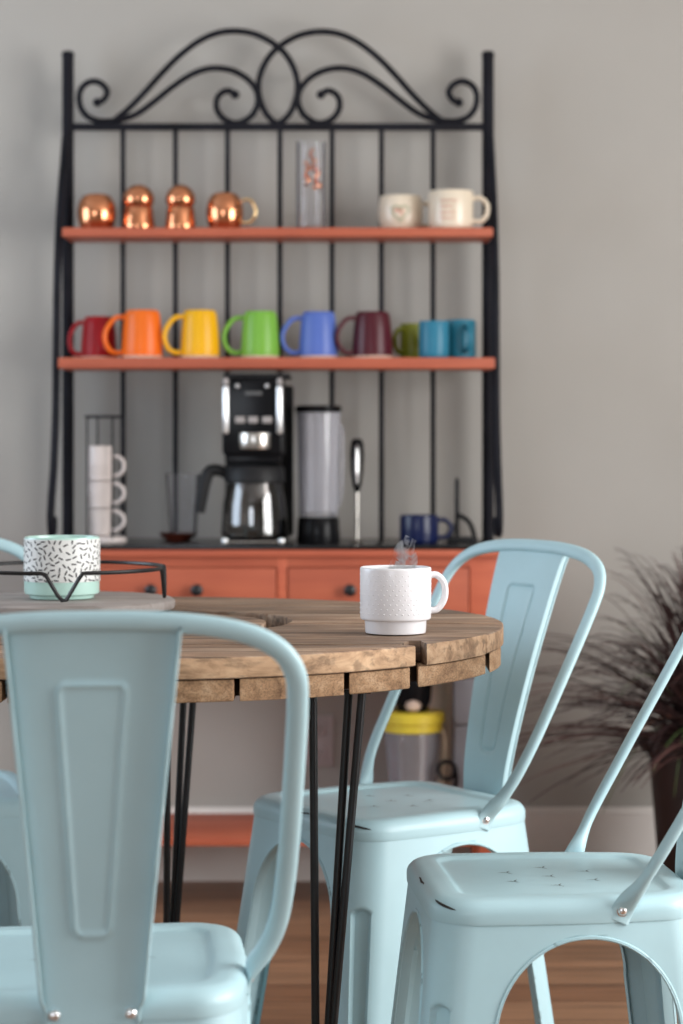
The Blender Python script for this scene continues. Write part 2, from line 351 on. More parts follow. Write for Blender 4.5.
def make_chair(label):
    t = thing('metal_chair', label, 'chair', group='pale blue metal chairs round the table')
    # seat pan
    b = B(); rows = []; R0 = .058
    prof = [(.1690, ST-.031), (.1715, ST-.0305), (.1720, ST-.028)]
    for k in range(0, 9):
        a = PI/2*k/8; prof.append((.1720-.019*(1-math.cos(a)), ST-.019+.019*math.sin(a)*.98))
    prof += [(.144, ST+.0002), (.136, ST-.0002), (.133, ST-.001), (.130, ST-.0032), (.127, ST-.0044), (.123, ST-.0048), (.11, ST-.0048), (.09, ST-.0045), (.06, ST-.0042), (.03, ST-.004)]
    for h, z in prof: rows.append(rsq(h, max(.014, R0-(.172-h)*.72), z))
    V = quadgrid(b, rows, closed=True)
    c = b.verts.new((0, 0, ST-.004))
    L = V[-1]
    for k in range(len(L)): b.faces.new((L[k], L[(k+1) % len(L)], c))
    # seven pressed three-armed drain slits, and two worn spots on the front rim
    for (x, y) in ((-.03, -.052), (.03, -.052), (-.06, 0), (0, 0), (.06, 0), (-.03, .052), (.03, .052)):
        for k in range(3):
            a = k*2*PI/3+.5; d = Vector((math.cos(a), math.sin(a), 0)); nrm = Vector((-d.y, d.x, 0))
            p = Vector((x, y, ST-.0037)); q = [p+d*.001+nrm*.0011, p+d*.001-nrm*.0011, p+d*.0125, ]
            f = b.faces.new([b.verts.new(v) for v in q]); f.material_index = 1
    def rim(x, y, nx, ny, a, k=.0193):
        # a point on the round of the rim, pushed out along the rim's own normal
        return (x-nx*.019+nx*k*math.cos(a), y-ny*.019+ny*k*math.cos(a), ST-.019+k*.98*math.sin(a))
    r0, r1 = [], []
    for k in range(13):
        u = k/12; x = -.020+.050*u; e = .07*math.sin(PI*u)**.6+.01; a = .75+.03*math.sin(u*9)
        r0.append(rim(x, -.172, 0, -1, a-e)); r1.append(rim(x, -.172, 0, -1, a+e))
    quadgrid(b, [r0, r1], mi=1)
    r0, r1 = [], []
    for k in range(13):
        u = k/12; ph = -math.radians(76-44*u); nx, ny = math.cos(ph), math.sin(ph); e = .085*math.sin(PI*u)**.6+.01; a = .78-.42*u
        x, y = .114+.058*nx, -.114+.058*ny
        r0.append(rim(x, y, nx, ny, a-e)); r1.append(rim(x, y, nx, ny, a+e))
    quadgrid(b, [r0, r1], mi=1)
    seatwarp(b); obj('seat', b, [M['paint'], M['chip']], t, sharp=60)
    # four flared sheet legs with arched openings and a corner groove
    ZT, ZA, ZS = ST-.0292, .397, .27
    def hh(z): return .1685+.042*(1-z/ZT)
    def ww(z):
        if z >= ZA: return -.0012
        if z >= ZS: return .117*math.sqrt(max(0, 1-((z-ZS)/(ZA-ZS))**2))
        return .117+.034*(ZS-z)/ZS
    zs = [ZT, ZT-.005, ZA+.004]+[ZS+(ZA-ZS)*math.cos(PI/2*k/26) for k in range(27)]
    zs += [ZS-.0085*k for k in range(1, 6)]+[.3225-.003*k for k in range(0, 10)]
    k = .28
    while k > .01: zs.append(k); k -= .016
    zs.append(0.006); zs = sorted({round(z, 5) for z in zs}, reverse=True)
    NA = 24
    for q in range(4):
        b = B(); rows = []; eA = []; eB = []
        for z in zs:
            h = hh(z); w0 = ww(z); r = .052-.012*(1-z/ZT); row = []
            # the side openings sit a little behind the middle
            d = .017; wA = w0+(0, d, 0, -d)[q]; wB = w0+(d, 0, -d, 0)[q]
            for k in range(8):
                row.append(Vector((wA+(h-r-wA)*k/8, h, z)))
            for k in range(NA+1):
                s = k/NA; a = PI/2*(1-s)
                u = (s-.5)/.21; g = 0
                if abs(u) < 1:
                    zt = .318-.014*(1-math.sqrt(1-u*u))
                    if z < zt: g = .0100*(ss(0, .18, 1-abs(u))*.75+.25*math.cos(u*PI/2))*ss(0, .007, zt-z)
                p = Vector((h-r+(r-g)*math.cos(a), h-r+(r-g)*math.sin(a), z)); row.append(p)
            for k in range(1, 9):
                row.append(Vector((h, h-r-(h-r-wB)*k/8, z)))
            rows.append(row); eA.append(row[0]); eB.append(row[-1])
        quadgrid(b, rows)
        # folded-in lip round the opening
        ia = [i for i, z in enumerate(zs) if z <= ZA+1e-6 and ww(z) > .006]
        la = [[eA[i], eA[i]+Vector((-.0015, .0022, 0)), eA[i]+Vector((-.002, -.004, 0)), eA[i]+Vector((-.001, -.014, 0))] for i in ia]
        lb = [[eB[i], eB[i]+Vector((.0022, -.0015, 0)), eB[i]+Vector((-.004, -.002, 0)), eB[i]+Vector((-.014, -.001, 0))] for i in ia]
        quadgrid(b, la); quadgrid(b, lb)
        ib = [i for i, z in enumerate(zs) if z <= ZA+1e-6]
        pa, pb = [eA[i].copy() for i in ib], [eB[i].copy() for i in ib]
        tube(b, pa, .0021, 6); tube(b, pb, .0021, 6)
        bmesh.ops.remove_doubles(b, verts=b.verts, dist=.00005)
        xf(b, Matrix.Rotation(q*PI/2, 4, 'Z')); seatwarp(b)
        leg = obj('leg', b, M['paint'], t, sharp=50, solid=.0016, rim=False)
        b = B(); h = hh(0); d = h-.018
        a = q*PI/2; 
        box(b, d-.018, d+.016, d-.018, d+.016, 0, .012, .004); xf(b, Matrix.Rotation(a, 4, 'Z')); seatwarp(b)
        obj('rubber_foot', b, M['blackm'], leg)
    # bent tube back
    half = [(.1690, .047, .416), (.1692, .052, .428), (.1735, .060, .443), (.1850, .070, .460), (.1950, .082, .482), (.2015, .098, .510), (.2055, .124, .555), (.2075, .152, .605), (.2085, .200, .69), (.2085, .233, .75), (.2045, .251, .783), (.188, .264, .808), (.157, .272, .825), (.115, .277, .8345), (.062, .2795, .8395)]
    pts = [Vector(p) for p in half]+[Vector((0, .280, .8405))]+[Vector((-p[0], p[1], p[2])) for p in half[::-1]]
    P = smooth_path(pts, 6)
    fl = []
    for p in P: fl.append(.25+.75*ss(.430, .458, p.z))
    rad = [.0112+.003*(1-ss(.428, .462, p.z)) for p in P]
    b = B(); back_n = Vector((0, .9, -.43)).normalized()      # the tube is an oval, thin through the back
    tube(b, P, rad, 16, flat=[(Vector((1, 0, 0)), fl), (back_n, [1-.36*ss(.44, .48, p.z) for p in P])]); obj('back_tube', b, M['paint'], t, sharp=60)
    for s in (-1, 1):
        b = B(); lathe(b, [(0, .004), (.003, .0038), (.0055, .002), (.006, 0), (.0075, 0), (.0075, -.003), (0, -.003)], seg=16)
        xf(b, Matrix.Translation((s*.1725, .0525, .4295)) @ Matrix.Rotation(s*PI/2, 4, 'Y'))
        obj('bolt', b, M['chrome'], t)
    # pressed back splat with folded edges
    line = smooth_path([(0, .1722, .412), (0, .1730, .445), (0, .178, .49), (0, .1925, .56), (0, .2155, .65), (0, .2455, .75), (0, .2640, .805), (0, .2755, .833)], 20)
    rows = []
    for p in line:
        z = p.z; v = (z-.412)/(.833-.412); fd = .0105*ss(.428, .442, z)+.0004
        hw = .0495+.0365*v-.0035*(1-ss(.03, .075, v))
        row = []
        if True:
            row += [Vector((-hw-.001, p.y+fd, z)), Vector((-hw-.001, p.y+fd*.55, z)), Vector((-hw-.0008, p.y+fd*.2, z))]
        for k in range(97):
            u = -1+2*k/96; x = u*hw
            # distance inside the pressed panel
            ph = .0175+.0165*(z-.5)/.26
            edge = ph-abs(x)
            dz = min(z-.5065, .7745-z)
            # rounded corners at the top of the panel
            d = min(edge, dz)
            if edge < .010 and dz < .010: d = .010-math.hypot(.010-edge, .010-dz)
            ridge = math.exp(-(d/.0030)**2)*.0030
            pnl = ss(-.002, .002, d)*.0012
            row.append(Vector((x, p.y+ridge+pnl, z)))
        row += [Vector((hw+.0008, p.y+fd*.2, z)), Vector((hw+.001, p.y+fd*.55, z)), Vector((hw+.001, p.y+fd, z))]
        rows.append(row)
    # densify rows
    dense = []
    for A, D in zip(rows, rows[1:]): dense.append(A)
    dense.append(rows[-1])
    b = B(); quadgrid(b, dense); 
    for k in (0, -1):
        tube(b, [r_[k]+Vector((0, 0, 0)) for r_ in dense[::3]+[dense[-1]]], .0021, 8)
    obj('back_splat', b, M['paint'], t, sharp=45)
    for s in (-1, 1):
        b = B(); lathe(b, [(0, .0045), (.003, .0042), (.006, .002), (.0065, 0), (.0065, -.002), (0, -.002)], seg=16)
        xf(b, Matrix.Translation((s*.0395, .1742, .4235)) @ Matrix.Rotation(-PI/2, 4, 'X'))
        obj('bolt', b, M['chrome'], t)
    return t
ch = make_chair('pale blue metal chair seen from behind, its panelled back turned to the camera')
ch.location = (-.277, 2.56, 0); ch.rotation_euler = (0, 0, PI+.107)
# the back of the first chair points at the camera: its seat opens towards the table
dup(ch, (.086, 3.675, 0), math.atan2(-.84, .55), 'pale blue metal chair between the table and potted grass, front of back panel showing')
dup(ch, (.284, 3.045, 0), -PI/2+.09, 'pale blue metal chair side-on, arched side facing us, back beyond the picture edge')
dup(ch, (-.68, 3.82, 0), .26, 'pale blue metal chair mostly cut off, only seat corner and back rail in view')

# ------------------------------------------------------------------ spool table
TX, TY, TR, TZ = -.308, 3.381, .545, .75
t = thing('spool_table', 'round weathered plank spool table on thin black hairpin legs', 'table', (TX, TY, 0))
def cutter(r, z0, z1, seg=128):
    b = B(); lathe(b, [(0, z0), (r, z0), (r, z1), (0, z1)], seg=seg); bmesh.ops.recalc_face_normals(b, faces=b.faces)
    me = bpy.data.meshes.new('c'); b.to_mesh(me); b.free(); o = bpy.data.objects.new('c', me); C.objects.link(o); return o
def clipped(planks, z0, z1, r, hole, bev, off=(0, 0)):
    """planks: quads [(x,y)*4]; clipped to a round top, hole cut through, all in one bmesh of separate boards"""
    out = B(); c1 = cutter(r, z0-.1, z1+.1); c2 = cutter(hole, z0-.1, z1+.1) if hole else None
    if c2: c2.location = (.02, .035, 0)
    c1.location = off+(0,)
    for quad in planks:
        b = B(); dz = random.uniform(-.0012, 0)
        lo = [b.verts.new((x, y, z0)) for x, y in quad]; hi = [b.verts.new((x, y, z1+dz)) for x, y in quad]
        b.faces.new(lo[::-1]); b.faces.new(hi); n = len(quad)
        for k in range(n): b.faces.new((lo[k], lo[(k+1) % n], hi[(k+1) % n], hi[k]))
        bmesh.ops.recalc_face_normals(b, faces=b.faces)
        me = bpy.data.meshes.new('p'); b.to_mesh(me); b.free(); o = bpy.data.objects.new('p', me); C.objects.link(o)
        for c, op in ((c1, 'INTERSECT'), (c2, 'DIFFERENCE')):
            if c is None: continue
            m = o.modifiers.new('b', 'BOOLEAN'); m.operation = op; m.object = c; m.solver = 'EXACT'
        m = o.modifiers.new('v', 'BEVEL'); m.width = bev; m.segments = 3; m.limit_method = 'ANGLE'; m.angle_limit = math.radians(35)
        bpy.context.view_layer.update()
        ev = o.evaluated_get(bpy.context.evaluated_depsgraph_get()); me2 = bpy.data.meshes.new_from_object(ev)
        out.from_mesh(me2); bpy.data.meshes.remove(me2); bpy.data.objects.remove(o); bpy.data.meshes.remove(me)
    for c in (c1, c2):
        if c: me = c.data; bpy.data.objects.remove(c); bpy.data.meshes.remove(me)
    return out
yy = [-.57, -.372, -.196, -.015, .162, .342, .57]; g = .0022
pl = []
for i in range(6):
    s = .004*random.uniform(-1, 1)
    pl.append([(-.6, yy[i]+g+s), (.30, yy[i]+g), (.6, yy[i]+g+.003), (.6, yy[i+1]-g), (.2, yy[i+1]-g-.001), (-.6, yy[i+1]-g)])
# the front board ends short at the rim and leaves the slanted notch seen under the mug
pl[0] = [(-.6, -.6), (.450, -.6), (.4165, -.378), (.409, -.3645), (.392, -.357), (.34, -.3575), (.15, -.3565), (-.6, -.3545)]
pl[1] = [(-.6, -.352), (.15, -.3535), (.30, -.3515), (.386, -.3495), (.398, -.30), (.414, -.30), (.4215, -.352), (.6, -.42), (.6, yy[2]-g), (-.6, yy[2]-g)]
b = clipped(pl, TZ-.0285, TZ, TR, .214, .0028)
b.normal_update()
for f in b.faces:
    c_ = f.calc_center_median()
    if abs(f.normal.z) < .6 and math.hypot(c_.x, c_.y) > TR-.012: f.material_index = 1     # sawn outer rim: brighter front light painted in as paler wood
top = obj('tabletop', b, [M['plank'], M['plank_edge_lit']], t, sharp=35)
xs = [-.56, -.40, -.255, -.11, .035, .177, .314, .404, .51, .57]
pl = []
for i in range(9):
    a, c = xs[i]+.0035, xs[i+1]-.0035
    pl.append([(a, -.6), (c, -.6), (c+.004, .6), (a+.004, .6)])
pl[6] = [(.3175, -.6), (.372, -.6), (.3675, -.43), (.3975, -.385), (.401, .6), (.3185, .6)]
b = clipped(pl, TZ-.0575, TZ-.0295, TR-.004, None, .0025)
obj('lower_boards', b, M['plank_under'], t, sharp=35)
b = B(); lathe(b, [(0, TZ-.054), (TR-.035, TZ-.054), (TR-.035, TZ-.034), (0, TZ-.034)], seg=96); obj('gap_shade_disc', b, mat('gap_shade_dark', (.035, .02, .012), rough=.9, var=.3), t)  # added dark disc, gives the board gaps their deep black shade
b = clipped([[(-.2, -.2), (.2, -.2), (.2, -.013), (-.2, -.017)], [(-.2, -.013), (.2, -.009), (.2, .155), (-.2, .15)], [(-.2, .153), (.2, .158), (.2, .3), (-.2, .3)]], TZ-.029, TZ-.0025, .176, None, .002, (.02, .035))
obj('centre_disc', b, M['plank'], t, sharp=35)
def hairpin(apex, tops):
    b = B(); zt = TZ-.0585
    a = Vector((apex[0], apex[1], .0065))
    for p in tops:
        tp = Vector((p[0], p[1], zt-.003))
        d = (a-tp).normalized()
        tube(b, [tp, tp+(a-tp)*.5, a-d*.0], .0055, 10)
    m = Vector((sum(p[0] for p in tops)/len(tops), sum(p[1] for p in tops)/len(tops), 0))
    # welded foot ball and mounting plate
    bmesh.ops.create_uvsphere(b, u_segments=12, v_segments=8, radius=.0075, matrix=Matrix.Translation((a.x, a.y, .0075)))
    lo = [Vector((p[0], p[1], zt-.004))+(Vector((p[0], p[1], 0))-m).normalized()*.012 for p in tops]
    A = [b.verts.new(v) for v in lo]; D = [b.verts.new(v+Vector((0, 0, .004))) for v in lo]
    b.faces.new(A); b.faces.new(D[::-1])
    for k in range(len(A)): b.faces.new((A[k], A[(k+1) % len(A)], D[(k+1) % len(A)], D[k]))
    obj('hairpin_leg', b, M['rod'], t)
hairpin((-.032-TX, 3.00-TY), [(-.0375-TX, 3.03-TY), (.0095-TX, 3.015-TY), (.027-TX, 3.005-TY)])
hairpin((-.284-TX, 3.72-TY), [(-.250-TX, 3.70-TY), (-.231-TX, 3.68-TY), (-.275-TX, 3.645-TY)])
hairpin((-.74-TX, 3.20-TY), [(-.70-TX, 3.24-TY), (-.70-TX, 3.18-TY), (-.67-TX, 3.21-TY)])

# ------------------------------------------------------------------ white mug with steam
def handle_tube(b, pts, r, ang=0, seg=12, n=8, wide=1.3, mi=0):
    """pts in (radius, z); the strap is wider sideways"""
    P = smooth_path([Vector((p[0], 0, p[1])) for p in pts], n)
    s0 = len(b.verts); old = set(b.verts)
    tube(b, P, r, seg, mi=mi)
    for v in b.verts:
        if v not in old:
            v.co.y *= wide
            x, y = v.co.x, v.co.y
            v.co.x = x*math.cos(ang)-y*math.sin(ang); v.co.y = x*math.sin(ang)+y*math.cos(ang)
MX, MY = .075, 3.19
t = thing('coffee_mug', 'white mug with raised dots and side handle, steaming near the table edge', 'mug', (MX, MY, TZ+.0006))
R = .0492
b = B()
lathe(b, [(0, .002), (.036, .002), (.038, 0), (.0415, .0008), (.0422, .0025), (.0428, .0170), (.0432, .0182), (.0475, .0192), (.0487, .0204), (R, .0225), (R+.0003, .088), (R, .0905), (R-.0012, .0916), (R-.0028, .0905), (R-.0035, .088), (R-.004, .028), (R-.010, .006), (0, .005)], seg=72)
# eight rows of small raised dots
for j in range(9):
    for k in range(36):
        a = 2*PI*(k+.5*(j % 2))/36
        bmesh.ops.create_icosphere(b, subdivisions=2, radius=.0016, matrix=Matrix.Translation(((R-.0009)*math.cos(a), (R-.0009)*math.sin(a), .0285+j*.0066)))
obj('body', b, M['white_glaze'], t, sharp=50)
b = B(); handle_tube(b, [(R-.003, .0795), (R+.008, .080), (R+.0175, .071), (R+.0205, .0575), (R+.0178, .0435), (R+.009, .0325), (R-.003, .031)], .0048, ang=.12, wide=1.35)
obj('handle', b, M['white_glaze'], t)
b = B(); lathe(b, [(R-.0048, .074), (0, .074)], seg=40)
lathe(b, [(0, .0735), (R-.0048, .0735)], seg=40)
obj('coffee', b, mat('black_coffee', (.02, .009, .004), rough=.1), t)
sm = bpy.data.materials.new('steam_vapour'); sm.use_nodes = True; nt = sm.node_tree
nt.nodes.remove(nt.nodes['Principled BSDF'])
vol = N(nt, 'ShaderNodeVolumeScatter'); vol.inputs['Color'].default_value = (1, .97, 1, 1); vol.inputs['Anisotropy'].default_value = .2
tc = N(nt, 'ShaderNodeTexCoord'); mp = N(nt, 'ShaderNodeMapping'); mp.inputs['Scale'].default_value = (1, 1, .6); nt.links.new(tc.outputs['Object'], mp.inputs[0])
nz = N(nt, 'ShaderNodeTexNoise'); nz.inputs['Scale'].default_value = 62; nz.inputs['Detail'].default_value = 3; nz.inputs['Distortion'].default_value = 2.2
nt.links.new(mp.outputs[0], nz.inputs[0])
mr = N(nt, 'ShaderNodeMapRange'); mr.inputs[1].default_value = .47; mr.inputs[2].default_value = .68; mr.inputs[3].default_value = 0; mr.inputs[4].default_value = 125
nt.links.new(nz.outputs[0], mr.inputs[0]); nt.links.new(mr.outputs[0], vol.inputs['Density']); nt.links.new(vol.outputs[0], nt.nodes['Material Output'].inputs['Volume'])
b = B()
P = smooth_path([(0, 0, 0), (-.004, .001, .010), (.004, 0, .022), (.002, -.002, .034), (.008, 0, .046), (.012, 0, .054)], 5)
tube(b, P, [.009+.009*math.sin(PI*min(1, i/(len(P)-1)*1.02+.12)) for i in range(len(P))], 14)
o = obj('steam', b, sm, loc=(MX+.010, MY+.012, TZ+.078))
tag(o, 'thin wisp of steam curling up from the white dotted mug', 'steam', kind='stuff')

# ------------------------------------------------------------------ round tray with wire gallery, patterned cup
AX, AY = -.438, 3.61
t = thing('serving_tray', 'round grey wooden serving tray with a black wire rail', 'tray', (AX, AY, TZ+.0006))
b = B(); lathe(b, [(0, 0), (.167, 0), (.175, .003), (.177, .008), (.176, .015), (.172, .018), (0, .018)], seg=96); obj('board', b, M['tray'], t)
rr = .160; ringp = []
zr, zb = .0665, .0215
n = 160
for k in range(n):
    a = 2*PI*k/n
    base = a
    # four V dips down to the board
    best = min(((a-c+PI) % (2*PI))-PI for c in [0]) if False else None
    z = zr
    for c in (-PI/2+.13, .0, PI/2, PI):
        d = abs(((a-c+PI) % (2*PI))-PI)*rr
        zq_ = zb+(.0045 if c < -.1 else 0)
        if d < .028: z = zq_+(zr-zq_)*max(0, (d-.004))/.024
    ringp.append((rr*math.cos(a), rr*math.sin(a), min(zr, z)))
b = B(); tube(b, ringp, .0032, 8, closed=True); obj('wire_rail', b, M['rod'], t)
t = thing('patterned_cup', 'mint and white cup covered in black dashes, standing on the grey tray', 'cup', (X_(62, AY), AY, TZ+.0192))
CR, CH = .0588, .0965
b = B(); lathe(b, [(0, .001), (.046, .001), (.048, 0), (.050, .001), (.0508, .004), (.0515, .0055), (CR-.001, .008), (CR, .012), (CR, CH-.003), (CR-.0008, CH-.0005), (CR-.002, CH), (CR-.0036, CH-.001), (CR-.004, CH-.004), (CR-.006, .01), (0, .006)], seg=72)
obj('body', b, M['mint'], t)
b = B(); lathe(b, [(CR+.0001, .0275), (CR+.0009, .0278), (CR+.0009, CH-.0035), (CR+.0001, CH-.003)], seg=72)
pts = []
tries = 0
while len(pts) < 330 and tries < 40000:
    tries += 1
    a = random.uniform(0, 2*PI); z = random.uniform(.0285, CH-.005)
    if all(math.hypot((((a-q[0]+PI) % (2*PI))-PI)*CR, z-q[1]) > .0078 for q in pts): pts.append((a, z))
for (a, z) in pts:
    th = random.uniform(0, PI); l, w = .0037, .00105
    q = []
    for du, dv in ((-l, -w), (-l*.33, -w), (l*.33, -w), (l, -w), (l, w), (l*.33, w), (-l*.33, w), (-l, w)):
        u = du*math.cos(th)-dv*math.sin(th); v = du*math.sin(th)+dv*math.cos(th)
        zz = min(max(z+v, .028), CH-.0037); aa = a+u/CR
        q.append(b.verts.new(((CR+.00125)*math.cos(aa), (CR+.00125)*math.sin(aa), zz)))
    for i in range(3):
        f = b.faces.new((q[i], q[i+1], q[6-i], q[7-i])); f.material_index = 1
obj('dash_band', b, [M['speck_white'], M['ink']], t)

# ------------------------------------------------------------------ baker's rack
PY = 5.22
XPL, XPR = X_(68, PY), X_(488, PY)
t = thing('bakers_rack', 'tall black iron shelving rack with orange wooden shelves and drawers', 'shelf rack', ((XPL+XPR)/2, 5.07, 0))
ox, oy = (XPL+XPR)/2, 5.07
def rk(name, b, m, p=None, **k):
    xf(b, Matrix.Translation((-ox, -oy, 0))); return obj(name, b, m, p or t, **k)
ZW = Z_(545.5, 4.90)
for x in (XPL, XPR):
    b = B(); zt = Z_(54, PY)
    lathe(b, [(0, .001), (.0135, .001), (.0135, zt-.006), (.015, zt-.004), (.015, zt), (.011, zt+.006), (0, zt+.007)], (x, PY, 0), seg=20)
    rk('post', b, M['iron'])
zb_ = Z_(127, PY)
b = B(); box(b, XPL, XPR, PY-.008, PY+.008, zb_-.008, zb_+.008, .002); rk('top_rail', b, M['iron'])
for px in (123, 175.5, 227.5, 280, 332, 381.5, 433):
    b = B(); x = X_(px, PY); tube(b, [(x, PY, .74), (x, PY, 1.2), (x, PY, zb_)], .006, 8); rk('rod', b, M['iron'])
# scrollwork, traced in the plane of the back frame, mirrored about its middle
MIDX = (XPL+XPR)/2
def sc(p): return X_(40+p[0]*.3807, PY), Z_(10+p[1]*.3807, PY)
small = [(150, 243), (166, 236), (176, 216), (164, 196), (140, 187), (116, 197), (103, 220), (105, 252), (122, 278), (150, 291), (182, 292), (215, 287), (255, 272), (300, 240), (350, 200), (400, 168), (450, 153), (500, 158), (540, 178), (566, 208), (572, 240), (560, 272), (535, 292), (508, 297), (480, 284), (464, 260), (464, 235), (476, 218), (495, 212), (512, 222)]
big = [(195, 291), (230, 262), (270, 222), (315, 172), (360, 126), (410, 87), (460, 63), (510, 56), (560, 63), (602, 82), (638, 110), (662, 145), (675, 185), (674, 225), (660, 265), (640, 290), (626, 298)]
for pts in (small, big):
    for s in (1, -1):
        P = []
        for p in pts:
            x, z = sc(p); x += .0005
            if s < 0: x = 2*MIDX-x
            P.append((x, PY-.004*s if pts is big else PY, z))
        b = B(); tube(b, smooth_path(P, 6), .0072, 10)
        if pts is small:
            for q in (P[0], P[-1]): bmesh.ops.create_uvsphere(b, u_segments=12, v_segments=8, radius=.0105, matrix=Matrix.Translation(q))
        rk('scroll', b, M['iron'])
YU, YL, YC = 5.04, 5, 4.89
def board(py0, py1, pxl, pxr, Yf, name):
    b = B(); box(b, X_(pxl, Yf), X_(pxr, Yf), Yf, PY-.016, Z_(py1, Yf), Z_(py0, Yf), .003); return rk(name, b, M['orange'])
board(227.5, 236.5, 62, 493, YU, 'shelf'); board(357.5, 368.5, 58, 495, YL, 'shelf')
ZU, ZL = Z_(227.5, YU), Z_(357.5, YL)
# bowed side bars that carry the shelves and end in a curl on the worktop
for s, xp in ((-1, XPL), (1, XPR)):
    P = [(xp+s*.004, PY-.012, 1.70), (xp+s*.006, PY-.03, 1.64), (xp+s*.007, PY-.09, 1.53), (xp+s*.008, PY-.13, 1.38), (xp+s*.008, PY-.145, 1.22), (xp+s*.008, PY-.16, 1.07), (xp+s*.009, PY-.19, .95), (xp+s*.009, PY-.225, .89), (xp+s*.009, PY-.24, .85), (xp+s*.009, PY-.228, .816), (xp+s*.009, PY-.205, .810), (xp+s*.009, PY-.192, .825), (xp+s*.009, PY-.197, .845)]
    b = B(); tube(b, smooth_path(P, 6), .009, 10); rk('side_bar', b, M['iron'])
XCL, XCR = X_(50, YC), X_(502, YC)
b = B(); box(b, XCL+.006, XCR-.006, YC+.012, PY+.03, ZW-.009, ZW, .002); rk('worktop', b, M['black_top'])
# orange drawer case
b = B(); z0, z1 = .575, ZW-.0095; fy = YC
box(b, XCL, XCR, fy, PY+.03, z1-.014, z1, .002)                         # edge band under the worktop
box(b, XCL+.008, XCR-.008, fy+.012, fy+.03, z1-.036, z1-.014)           # top rail
box(b, XCL+.008, XCR-.008, fy+.012, fy+.03, z0, z0+.03)
for a, c in ((XCL+.008, XCL+.038), (X_(277, YC), X_(287, YC)), (X_(470, YC), XCR-.008)):
    box(b, a, c, fy+.0118, fy+.032, z0, z1-.014, .001)
box(b, XCL+.008, XCL+.022, fy+.03, PY+.028, z0, z1-.014); box(b, XCR-.022, XCR-.008, fy+.03, PY+.028, z0, z1-.014)
box(b, XCL+.022, XCR-.022, PY+.02, PY+.028, z0, z1-.014); box(b, XCL+.022, XCR-.022, fy+.03, PY+.02, z0, z0+.01)
rk('cabinet', b, M['orange'])
for a, c, kn in ((XCL+.040, X_(276, YC), (151, 197)), (X_(288, YC), X_(469, YC), (350, 406))):
    b = B(); zA, zB = z0+.032, z1-.038
    box(b, a, c, fy+.008, fy+.028, zA, zB, .003); rk_d = rk('drawer', b, M['orange'])
    for px in kn:
        b = B(); lathe(b, [(0, .026), (.008, .0255), (.0125, .022), (.0135, .017), (.011, .012), (.006, .008), (.005, 0), (0, 0)], seg=20)
        xf(b, Matrix.Translation((X_(px, YC), fy+.0078, Z_(590, YC))) @ Matrix.Rotation(PI/2, 4, 'X'))
        rk('knob', b, M['knob'], rk_d)
for x0 in (XCL+.008, XCR-.048):
    for y0 in (fy+.013, PY-.035):
        b = B(); box(b, x0, x0+.040, y0, y0+.04, .0006, z0, .003); rk('leg', b, M['orange'])
ZB = .163
b = B(); box(b, XCL+.004, XCR-.004, fy+.03, PY+.02, ZB-.018, ZB, .003)
rk('bottom_shelf', b, M['orange'])

# ------------------------------------------------------------------ things on the rack
def coloured_mug(colour, glz, px0, px1, pyt, Y, label, hang=PI, h_len=.042, zf=ZL, handle=True):
    r = (px1-px0)/2*Y/F; cx = X_((px0+px1)/2, Y); hgt = (357.5-pyt)*Y/F
    t = thing('mug', label, 'mug', (cx, Y, zf+.0006), 0, 'coloured mugs on the lower shelf')
    b = B(); lathe(b, [(r-.004, .0055), (r-.0005, .0055), (r, .008), (r*.985, hgt*.3), (r*.93, hgt*.65), (r*.86, hgt*.90), (r*.82, hgt*.96), (r*.74, hgt), (r*.70, hgt-.001), (r*.68, hgt-.003), (0, hgt-.003)], seg=44)
    lathe(b, [(r-.004, .0055), (r*.8, hgt*.9), (0, hgt*.9)], seg=44)
    obj('body', b, M[glz], t)
    b = B(); lathe(b, [(r-.004, .0055), (r-.0045, .001), (r-.003, 0), (r-.0015, 0), (r-.0005, .002), (r-.0005, .0055), (r-.004, .0055)], seg=44); obj('rim', b, M['bisque'], t)
    if handle:
        b = B(); q = r*.9
        handle_tube(b, [(q-.004, hgt*.86), (q+h_len*.45, hgt*.84), (q+h_len*.9, hgt*.62), (q+h_len, hgt*.40), (q+h_len*.78, hgt*.19), (q+h_len*.35, hgt*.11), (r*.97-.003, hgt*.16)], .0052, ang=hang, wide=1.3)
        obj('handle', b, M[glz], t)
    return t
coloured_mug('red', 'g_red', 81, 117, 315, 5.14, 'dark red mug, first of the rainbow row on the lower shelf', PI-.1, .030)
coloured_mug('orange', 'g_tangerine', 122, 163, 309.5, 5.085, 'bright orange mug between the red and the yellow mug', PI+.1)
coloured_mug('yellow', 'g_yellow', 180.5, 219.5, 309.5, 5.085, 'golden yellow mug between the orange and the green mug', PI+.35)
coloured_mug('green', 'g_green', 241, 279.5, 310.5, 5.085, 'grass green mug between the yellow and the blue mug', PI+.1)
coloured_mug('blue', 'g_blue', 299, 338, 311, 5.085, 'cobalt blue mug between the green and the maroon mug', PI+.15)
coloured_mug('maroon', 'g_maroon', 352, 393, 311, 5.085, 'dark maroon mug beside the blue mug on the lower shelf', PI+.35)
